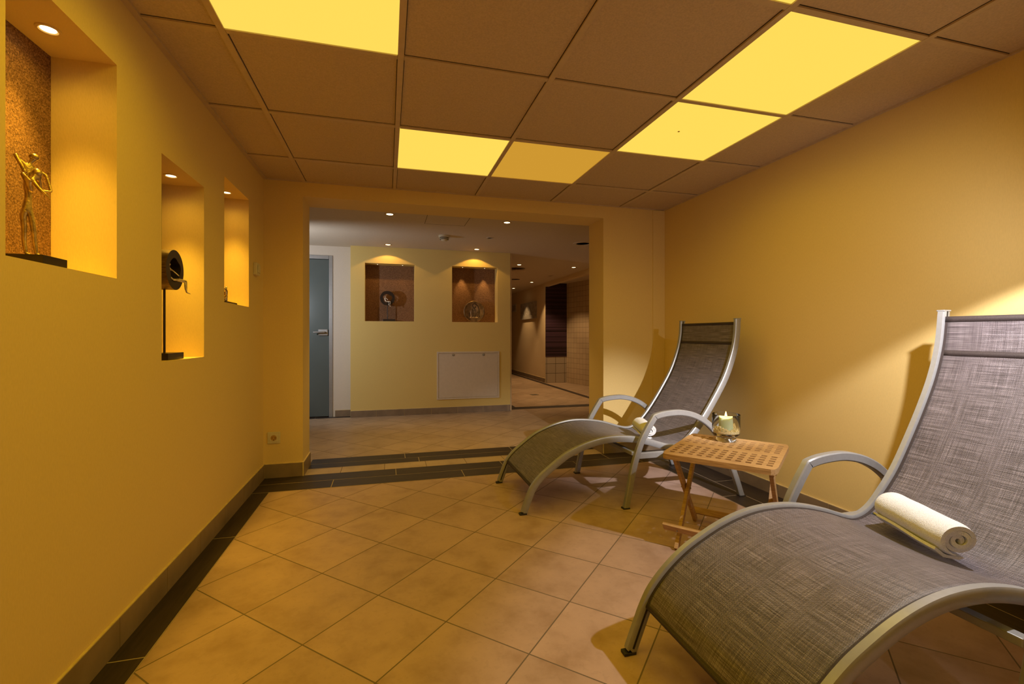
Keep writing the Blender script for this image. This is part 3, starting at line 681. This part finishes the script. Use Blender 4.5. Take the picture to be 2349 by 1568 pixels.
# small figure in the farthest niche
t = thing('small_sculpture', 'tiny bronze figure on a flat black plinth in the farthest left wall niche', 'sculpture', (-0.875, 2.95, 1.18))
a = MB(); a.box((-0.905, 2.84, 1.1805), (-0.855, 3.045, 1.1915)); a.build('plinth', M['black'], t)
def sp(y, z, d=0.0): return (-0.878+d, y, z)
nd = [(sp(2.925, 1.235), .009), (sp(2.925, 1.255), .010), (sp(2.926, 1.266), .004), (sp(2.928, 1.277), .0085), (sp(2.920, 1.212), .0065), (sp(2.919, 1.193), .005), (sp(2.932, 1.212), .0065), (sp(2.935, 1.193), .005),
      (sp(2.905, 1.262), .004), (sp(2.885, 1.262), .0035), (sp(2.872, 1.273), .003), (sp(2.946, 1.252), .0035), (sp(2.944, 1.236), .003)]
skin('standing_figure', nd, [(0,1),(1,2),(2,3),(0,4),(4,5),(0,6),(6,7),(1,8),(8,9),(9,10),(1,11),(11,12)], M['silver'], t, 1)
nd = [(sp(2.870, 1.199), .011), (sp(2.885, 1.204), .010), (sp(2.900, 1.200), .006), (sp(2.858, 1.206), .007)]
skin('crouching_figure', nd, [(0,1),(1,2),(0,3)], M['silver'], t, 1)
# brass dish in the right far niche
t = thing('brass_dish', 'round mottled brass dish with a raised outline of figures, leaning in the far wall niche', 'sculpture', (1.101, 5.97, 1.171))
DR = 0.140; dc = Vector((1.101, 5.985, 1.172+DR))
a = MB(); a.lathe([(0.0001, -0.004), (DR*0.86, -0.006), (DR*0.94, -0.012), (DR, -0.008), (DR, 0.004), (DR*0.9, 0.008), (0.0001, 0.008)], tuple(dc), 48, axis='Y'); pl = a.build('plate', M['dish'], t, smooth=True)
def dl(pts, rr, m_, nmx):
    a = MB(); a.tube(crom([(dc.x+x*DR, dc.y-0.0075, dc.z+z*DR) for x, z in pts], 5), rr, 8); a.build(nmx, M[m_], pl, smooth=True)
dl([(-.08, .38), (-.15, .60), (0, .74), (.22, .64), (.40, .42), (.46, .05), (.44, -.3), (.52, -.52)], 0.0042, 'dark', 'outline')
dl([(-.10, .38), (-.02, .30), (.08, .34), (.13, .48), (.05, .30), (.16, -.1), (.12, -.5)], 0.0036, 'dark', 'outline')
for x, z0 in ((-.42, -.1), (-.30, 0.1), (-.14, .28), (.0, .18), (.30, .0)):
    dl([(x, z0), (x-.03, -.2), (x+.02, -.52)], 0.0034, 'dark' if x != -.30 else 'silver', 'figure_line')
for x in (-.46, -.34, -.22, -.10, .04, .18, .30):
    dl([(x-.02, -.56), (x+.03, -.55)], 0.003, 'silver', 'bead')
a = MB(); a.box((1.05, 5.975, 1.1705), (1.15, 6.02, 1.176)); a.build('stand', M['black'], t)

# ------------------------------------------------------------------ loungers
def lounger(label, prof, yn, dy, towel_at=None):
    """prof: (x,z) points of the rail's upper edge; yn / yn+dy: centre lines of the two rails"""
    x0 = prof[0][0]
    t = thing('sun_lounger', label, 'lounger', ((prof[0][0]+prof[-1][0])/2, yn+dy/2, 0), group='curved sling loungers')
    top = [Vector((p.x, 0, p.z)) for p in crom([(x, 0, z) for x, z in prof], 6)]
    L = len(top); D, W = 0.038, 0.025
    nr = []
    for i in range(L):
        tg = (top[min(i+1, L-1)]-top[max(i-1, 0)]).normalized(); nr.append(Vector((-tg.z, 0, tg.x)))   # points up / forward
    for side, yc in ((0, yn), (1, yn+dy)):
        b = MB(); path = [Vector((p.x, yc, p.z))-n*D/2 for p, n in zip(top, nr)]
        path[0].z = 0.006
        b.sweep(path, nr, W, D)
        rail = b.build('side_rail', M['alu'], t, smooth=True)
        g = MB(); sg = -1 if side == 0 else 1     # dark groove holding the sling, on the inner face
        pg = [Vector((p.x, yc-sg*(W/2-0.0005), p.z))-n*D*0.50 for p, n in zip(top, nr)][2:]
        g.sweep(pg, nr[2:], 0.003, 0.007); g.build('groove', M['dark'], rail)
        e = MB(); p = path[0]; e.box((p.x-D/2-0.001, yc-W/2-0.001, 0), (p.x+D/2+0.003, yc+W/2+0.001, 0.010)); e.build('foot_cap', M['rubber'], rail, bevel=0.002)
        e = MB(); q = path[-1]; e.box((q.x-D/2-0.001, yc-W/2-0.001, q.z), (q.x+D/2+0.001, yc+W/2+0.001, q.z+0.006)); e.build('end_cap', M['alu'], rail, bevel=0.002)
    # sling
    s0 = next(i for i, p in enumerate(top) if p.z > 0.150)
    idx = list(range(s0, L-1)); b = MB(); nv = 18; acc = 0; rows = []
    yA, yB_ = yn+W/2-0.004, yn+dy-W/2+0.004
    for k, i in enumerate(idx):
        if k: acc += (top[i]-top[idx[k-1]]).length
        kk = k/(len(idx)-1)
        for j in range(nv+1):
            v = j/nv; sag = 0.012*math.sin(PI*v)*(0.35+0.65*math.sin(PI*kk))
            p = top[i]-nr[i]*(D*0.32+sag)
            b.uv[len(b.v)] = (acc, v*(yB_-yA)); b.v.append((p.x, yA+v*(yB_-yA), p.z))
        rows.append(acc)
    w_ = nv+1
    for k in range(len(idx)-1):
        for j in range(nv): b.f.append((k*w_+j, k*w_+j+1, (k+1)*w_+j+1, (k+1)*w_+j)); b.mi.append(0)
    sl = b.build('sling', M['sling'], t, smooth=True)
    so = sl.modifiers.new('thick', 'SOLIDIFY'); so.thickness = 0.0012
    # hems: dark folded strip with cross tube at the foot, and one at the head, plus the stitched seam
    def strip(ka, kb, nm_, off=0.0024):
        h = MB()
        for k in (ka, kb):
            for j in range(nv+1): h.v.append(tuple(Vector(b.v[k*w_+j])+nr[idx[k]]*off))
        for j in range(nv): h.f.append((j, j+1, nv+2+j, nv+1+j)); h.mi.append(0)
        o = h.build(nm_, M['hem'], sl, smooth=True); q = o.modifiers.new('thick', 'SOLIDIFY'); q.thickness = 0.0012; q.offset = 1; return o
    for ja, jb in ((0, 1), (nv-1, nv)):
        h = MB()
        for k in range(len(idx)):
            p0, p1 = Vector(b.v[k*w_+ja]), Vector(b.v[k*w_+jb]); m_ = p0.lerp(p1, 0.45 if ja == 0 else 0.55)
            for p in ((p0, m_) if ja == 0 else (m_, p1)): h.v.append(tuple(p+nr[idx[k]]*0.0022))
        for k in range(len(idx)-1): h.f.append((k*2, k*2+1, k*2+3, k*2+2)); h.mi.append(0)
        h.build('side_hem', M['hem'], sl, smooth=True)
    strip(0, 1, 'hem'); strip(len(idx)-2, len(idx)-1, 'hem')
    ks = min(range(len(rows)), key=lambda k: abs(rows[k]-(rows[-1]-0.145))); strip(ks, ks+1, 'seam', 0.0020)
    hb = MB(); c0 = top[s0]-nr[s0]*(D*0.45); hb.tube([(c0.x, yn+W/2-0.002, c0.z), (c0.x, yn+dy-W/2+0.002, c0.z)], 0.007, 12); hb.build('hem_bar', M['hem'], t, smooth=True)
    # cross members below the sling
    def xbar(x, dz, nm_, w=0.030, d=0.018):
        p = min(top, key=lambda q: abs(q.x-x)+(0 if q.z < 1 else 9)); z = p.z-D-dz
        q = MB(); q.box((p.x-w/2, yn-0.058, z-d/2), (p.x+w/2, yn+dy+0.058, z+d/2)); return q.build(nm_, M['alu'], t, bevel=0.003), z
    dx = prof[-1][0]-2.147
    q = MB(); q.box((1.378, yn-0.058, 0.300), (1.408, yn+dy+0.058, 0.322)); q.build('cross_bar', M['alu'], t, bevel=0.003)
    xr = min((p for p in top if p.z > 0.36 and p.x > 1.6), key=lambda p: abs(p.z-0.46)); 
    # arms: front leg, arm rest and rear leg are one bent tube on each side
    armf = [(1.317, 0.004), (1.337, 0.097), (1.368, 0.244), (1.415, 0.381), (1.462, 0.465), (1.510, 0.536)]
    armb = [(1.512, 0.538), (1.56, 0.550), (1.62, 0.557), (1.69, 0.558), (1.76, 0.546), (1.82, 0.525), (1.875, 0.495), (1.93, 0.450), (1.985, 0.385), (2.035, 0.300), (2.075, 0.205), (2.115, 0.105), (2.150, 0.004)]
    for side, yc in ((-1, yn-0.070), (1, yn+dy+0.070)):
        b = MB(); D2, W2 = 0.034, 0.030
        ff = crom([(x, yc, z) for x, z in armf], 5); bb = crom([(x, yc, z) for x, z in armb], 5)
        pp = ff[:-1]+[(ff[-1]+bb[0])/2]+bb[1:]; ll = len(pp); ups = []
        for i in range(ll):
            tg = (pp[min(i+1, ll-1)]-pp[max(i-1, 0)]).normalized(); ups.append(Vector((-tg.z, 0, tg.x)))
        pth = [p-u*D2/2 for p, u in zip(pp, ups)]; pth[0].z = 0.004; pth[-1].z = 0.004
        b.sweep(pth, ups, W2, D2)
        ar = b.build('arm_frame', M['alu'], t, smooth=True)
        e = MB(); e.box((1.333-0.022, yc-0.017, 0), (1.333+0.020, yc+0.017, 0.008)); e.build('foot_cap', M['rubber'], ar, bevel=0.002)
        e = MB(); e.box((2.133-0.022, yc-0.017, 0), (2.133+0.022, yc+0.017, 0.008)); e.build('foot_cap', M['rubber'], ar, bevel=0.002)
        q = MB(); q.box((1.405, yc-0.011, 0.283), (2.022, yc+0.011, 0.318)); q.build('stretcher', M['alu'], t, bevel=0.003)
        q = MB(); q.sweep([(xr.x+0.09, yc, 0.440), ((xr.x+2.045)/2, yc, 0.430), (1.955, yc, 0.420)], (0, 0, 1), 0.016, 0.026); q.build('link_bar', M['alu'], t)
    return t
P2 = [(0.713, 0.0), (0.745, 0.085), (0.775, 0.152), (0.825, 0.212), (0.888, 0.262), (0.945, 0.303), (1.005, 0.339), (1.125, 0.384), (1.247, 0.407), (1.371, 0.406), (1.497, 0.386), (1.601, 0.355), (1.660, 0.339), (1.710, 0.335), (1.759, 0.352), (1.826, 0.409), (1.893, 0.490), (1.975, 0.608), (2.058, 0.745), (2.114, 0.886), (2.140, 1.000), (2.147, 1.108)]
P1 = [(0.717, 0.0), (0.749, 0.080), (0.780, 0.152), (0.812, 0.205), (0.867, 0.262), (0.933, 0.312), (1.000, 0.348), (1.069, 0.379), (1.140, 0.402), (1.213, 0.416), (1.287, 0.420), (1.363, 0.416), (1.441, 0.403), (1.520, 0.382), (1.602, 0.355), (1.645, 0.347), (1.690, 0.356), (1.731, 0.380), (1.773, 0.420), (1.845, 0.502), (1.915, 0.610), (1.987, 0.735), (2.043, 0.850), (2.081, 0.970), (2.099, 1.100)]
lounger('nearest grey sling lounger in the lower right corner, cut off by the picture edge', P1, 0.757, 0.552)
lounger('far grey sling lounger beside the opening, standing whole behind the slatted table', P2, 2.475, 0.572)

# ------------------------------------------------------------------ rolled towels
def towel(label, pa, pb, rad, tagged):
    A, B = Vector(pa), Vector(pb); ax = (B-A).normalized(); up = Vector((0, 0, 1)); up = (up-ax*up.dot(ax)).normalized(); sd = ax.cross(up)
    t = thing('rolled_towel', label, 'towel', (A+B)/2-Vector((0, 0, rad)), group='white rolled towels')
    turns, th = 2.9, rad/3.35
    m = 150; cen = []
    for i in range(m+1):
        u = i/m; an = u*turns*2*PI-1.15; r = 0.006+(rad-th*0.5-0.006)*u
        cen.append(((r*math.cos(an))*1.10, (r*math.sin(an))*0.92, an, r))
    b = MB(); nl = 22; L = (B-A).length
    u_ = lambda i: i/m
    def ring(i, side):
        x, y, an, r = cen[i]; x2, y2 = cen[min(i+1, m)][:2]; x1, y1 = cen[max(i-1, 0)][:2]
        tx, ty = x2-x1, y2-y1; l = math.hypot(tx, ty) or 1; nx, ny = ty/l, -tx/l
        return x+nx*th*(0.37 if u_(i) < 0.93 else 0.37*(1-0.75*(u_(i)-0.93)/0.07))*side, y+ny*th*(0.37 if u_(i) < 0.93 else 0.37*(1-0.75*(u_(i)-0.93)/0.07))*side
    for i in range(m+1):
        for side in (1, -1):
            x, y = ring(i, side)
            for j in range(nl+1):
                v = j/nl; e = 0.006*math.sin(i*0.35+j*0.9)+0.003*math.sin(i*1.3)
                # plump edges and gentle wrinkles
                edge_r = 1-0.10*(max(0, abs(v-0.5)*2-0.86)/0.14)**2
                wr = 1+0.018*noise.noise(Vector((i*0.06, v*5, rad*50)))+0.012*noise.noise(Vector((i*0.3, v*14, 3)))
                p = A+ax*(v*L+(0.004*math.sin(i*0.08) if j in (0, nl) else 0))+sd*(x*edge_r*wr)+up*(y*edge_r*wr)
                b.v.append(tuple(p))
    w = nl+1
    def idx(i, s, j): return (i*2+s)*w+j
    for i in range(m):
        for j in range(nl):
            b.f.append((idx(i,0,j), idx(i+1,0,j), idx(i+1,0,j+1), idx(i,0,j+1))); b.f.append((idx(i,1,j+1), idx(i+1,1,j+1), idx(i+1,1,j), idx(i,1,j)))
        for j in (0, nl): b.f.append((idx(i,0,j), idx(i,1,j), idx(i+1,1,j), idx(i+1,0,j)))
    for i in (0, m):
        for j in range(nl): b.f.append((idx(i,0,j), idx(i,0,j+1), idx(i,1,j+1), idx(i,1,j)))
    b.mi = [0]*len(b.f)
    b.build('roll', M['towel'], t, smooth=True)
    # the loose end lying flat under the roll
    q = MB(); n = 14
    for i in range(n+1):
        v = i/n
        for k, (s_, z_) in enumerate(((-1.02, -0.52), (-0.62, -0.88), (0.1, -0.985), (0.35, -0.88), (-0.5, -0.76), (-0.95, -0.40))):
            p = A+ax*((0.03+0.93*v)*L)+sd*(-s_*rad*-1*(1+0.05*math.sin(v*7)))+up*(z_*rad)
            q.v.append(tuple(p))
    for i in range(n):
        for k in range(6): q.f.append((i*6+k, i*6+(k+1) % 6, (i+1)*6+(k+1) % 6, (i+1)*6+k))
    q.f += [tuple(range(6)), tuple(n*6+k for k in range(6))]; q.mi = [0]*len(q.f)
    q.build('loose_end', M['towel'], t, smooth=True)
    if tagged:
        q = MB(); c = B-sd*rad*0.86+up*(-0.50*rad)-ax*0.014; q.box(tuple(c-Vector((0.016, 0.008, 0.0008))), tuple(c+Vector((0.004, 0.010, 0.0008)))); q.build('care_tag', M['navy'], t, label='small navy blue tag')
    return t
towel('large white rolled towel on the seat of the nearest lounger', (1.592, 0.945, 0.412), (1.690, 1.205, 0.416), 0.060, True)
towel('small white rolled towel on the seat of the far lounger', (1.578, 2.545, 0.406), (1.648, 2.790, 0.410), 0.051, False)

# ------------------------------------------------------------------ slatted folding table
TC = Vector((1.577, 1.865, 0)); TA = R(-51); TW, TD, TZ = 0.468, 0.535, 0.459
TM = Matrix.Translation(TC) @ Matrix.Rotation(TA, 4, 'Z')
t = thing('folding_table', 'small wooden folding table with a perforated top between the two loungers', 'table', TC, TA)
def tput(mb, name, mat, par=t, **kw):
    """geometry given in table coordinates"""
    me = mb.build(name, mat, None, **kw); me.parent = par
    return me
a = MB(); hu, hv, pu = 0.0235, 0.0225, 0.0402
us = [-TW/2]; cu = [-5*pu+pu*k for k in range(11)]
for c in cu: us += [c-hu/2, c+hu/2]
us.append(TW/2)
v0 = -TD/2+0.062; cv_ = [v0+0.0402*k for k in range(5)]+[v0+0.249+0.0402*k for k in range(5)]
vs = [-TD/2]
for c in cv_: vs += [c-hv/2, c+hv/2]
vs.append(TD/2)
holes = {(1+2*i, 1+2*j) for i in range(11) for j in range(10)}
plate(a, us, vs, holes, lambda x, y, z: (x, y, TZ-0.024+z), 0.024)
a.v = [(x-math.copysign(0.008, x), y-math.copysign(0.008, y), z) if abs(abs(x)-TW/2) < 1e-6 and abs(abs(y)-TD/2) < 1e-6 else (x, y, z) for x, y, z in a.v]
tput(a, 'table_top', M['teak'])
e = MB()
def bar(p, q, w, d, name='leg', up=(1, 0, 0), par=None, mat='teak'):
    b = MB(); b.sweep([Vector(p), (Vector(p)+Vector(q))/2, Vector(q)], Vector(up), w, d, sec=[(-1,-.9),(-.9,-1),(.9,-1),(1,-.9),(1,.9),(.9,1),(-.9,1),(-1,.9)])
    return tput(b, name, M[mat], par or t)
for s in (-1, 1):
    bar((s*0.182, -0.205, 0.004), (s*0.182, 0.165, TZ-0.026), 0.030, 0.017)
    bar((s*0.202, 0.212, 0.004), (s*0.202, -0.170, TZ-0.026), 0.030, 0.017)
    b = MB(); b.lathe([(0.0001, -0.024), (0.004, -0.024), (0.004, 0.024), (0.0001, 0.024)], (s*0.192, -0.005, 0.238), 10, axis='X'); tput(b, 'pivot_bolt', M['steel'])
fb = bar((-0.245, -0.196, 0.098), (0.245, -0.196, 0.098), 0.040, 0.016, 'foot_rail', up=(0, 1, 0.75))
bar((-0.215, 0.212, 0.055), (0.215, 0.212, 0.055), 0.034, 0.014, 'foot_rail', up=(0, 1, -0.75))
for dx, dz in ((-0.186, 0.012), (-0.180, -0.010)):
    b = MB(); b.lathe([(0.0001, -0.003), (0.0035, -0.003), (0.004, 0.0)], (dx, -0.200, 0.098+dz), 10, axis='Y'); tput(b, 'screw', M['steel'], fb)
bar((-0.225, -0.180, TZ-0.033), (0.225, -0.180, TZ-0.033), 0.018, 0.022, 'batten', up=(0, 1, 0))
bar((-0.160, -0.060, TZ-0.042), (0.160, -0.060, TZ-0.042), 0.036, 0.024, 'batten', up=(0, 1, 0))
bar((-0.225, 0.172, TZ-0.033), (0.225, 0.172, TZ-0.033), 0.018, 0.022, 'batten', up=(0, 1, 0))

# ------------------------------------------------------------------ candle jar
JC = Vector((1.690, 2.010, TZ+0.0004))
jt = thing('candle_jar', 'clear glass jar with a short foot standing on the wooden table', 'jar', JC)
o_ = [(0.0001, 0.0), (0.046, 0.0), (0.049, 0.004), (0.048, 0.014), (0.044, 0.018), (0.048, 0.022), (0.060, 0.030), (0.0665, 0.042), (0.0670, 0.060), (0.0672, 0.136), (0.0662, 0.1375),
      (0.0656, 0.136), (0.0654, 0.060), (0.065, 0.044), (0.056, 0.034), (0.044, 0.027), (0.0001, 0.025)]
a = MB(); a.lathe([(r, z) for r, z in o_], tuple(JC), 56); a.build('jar_body', M['glass'], jt, smooth=True)
gt = bpy.data.objects.new('x', None)
a = MB(); rnd = random.Random(3)
for k in range(520):
    r_ = 0.058*math.sqrt(rnd.random()); an = rnd.random()*2*PI
    if r_ < 0.036: r_ = 0.036+0.020*rnd.random()
    z = 0.042+rnd.random()*(0.020+0.012*max(0, math.sin(an*2+1)));
    if r_ > 0.05: z = max(z, 0.046)
    c = Vector((JC.x+r_*math.cos(an), JC.y+r_*math.sin(an), JC.z+z)); s = 0.0022+0.0026*rnd.random()
    rt = Matrix.Rotation(rnd.random()*6, 3, Vector((rnd.random()-.5, rnd.random()-.5, rnd.random()-.5)).normalized())
    vv = [c+rt @ Vector(q)*s for q in ((1,0,0),(-1,0.2,0),(0,1,0.2),(0,-1,0),(0.1,0,1),(0,0.1,-1))]
    a.add(vv, [(0,2,4),(2,1,4),(1,3,4),(3,0,4),(2,0,5),(1,2,5),(3,1,5),(0,3,5)])
a.lathe([(0.0001, 0.0275), (0.043, 0.0295), (0.055, 0.037), (0.061, 0.046), (0.0615, 0.055), (0.045, 0.052), (0.0001, 0.050)], tuple(JC), 40)
gv = a.build('gravel', M['gravel']); gv['kind'] = 'stuff'; tag(gv, 'golden decorative gravel filling the bottom of the glass candle jar', 'gravel'); gv['kind'] = 'stuff'
ct = thing('pillar_candle', 'pale green lit pillar candle standing in the glass jar', 'candle', JC+Vector((-0.002, 0, 0.052)))
a = MB(); a.lathe([(0.0001, 0.052), (0.034, 0.052), (0.0345, 0.055), (0.0348, 0.108), (0.0342, 0.112), (0.032, 0.1125), (0.028, 0.110), (0.0001, 0.1085)], (JC.x-0.002, JC.y, JC.z), 40); wx = a.build('wax', M['wax'], ct, smooth=True)
bw = M['wax'].node_tree.nodes['Principled BSDF']; bw.inputs['Subsurface Weight'].default_value = 0.6; bw.inputs['Subsurface Radius'].default_value = (0.02, 0.02, 0.008); bw.inputs['Subsurface Scale'].default_value = 1.0
a = MB(); a.tube([(JC.x-0.002, JC.y, JC.z+0.108), (JC.x-0.002, JC.y, JC.z+0.118), (JC.x-0.001, JC.y, JC.z+0.122)], 0.0012, 8); a.build('wick', M['wick'], ct)
a = MB(); a.lathe([(0.0001, 0.113), (0.0042, 0.1165), (0.0060, 0.122), (0.0054, 0.131), (0.0030, 0.142), (0.0001, 0.152)], (JC.x-0.0015, JC.y, JC.z), 16); a.build('flame', M['flame'], ct, smooth=True)
lamp('POINT', (JC.x-0.0015, JC.y, JC.z+0.156), 0.35, (1.0, 0.5, 0.12), parent=ct, size=0.003, name='flame_light')
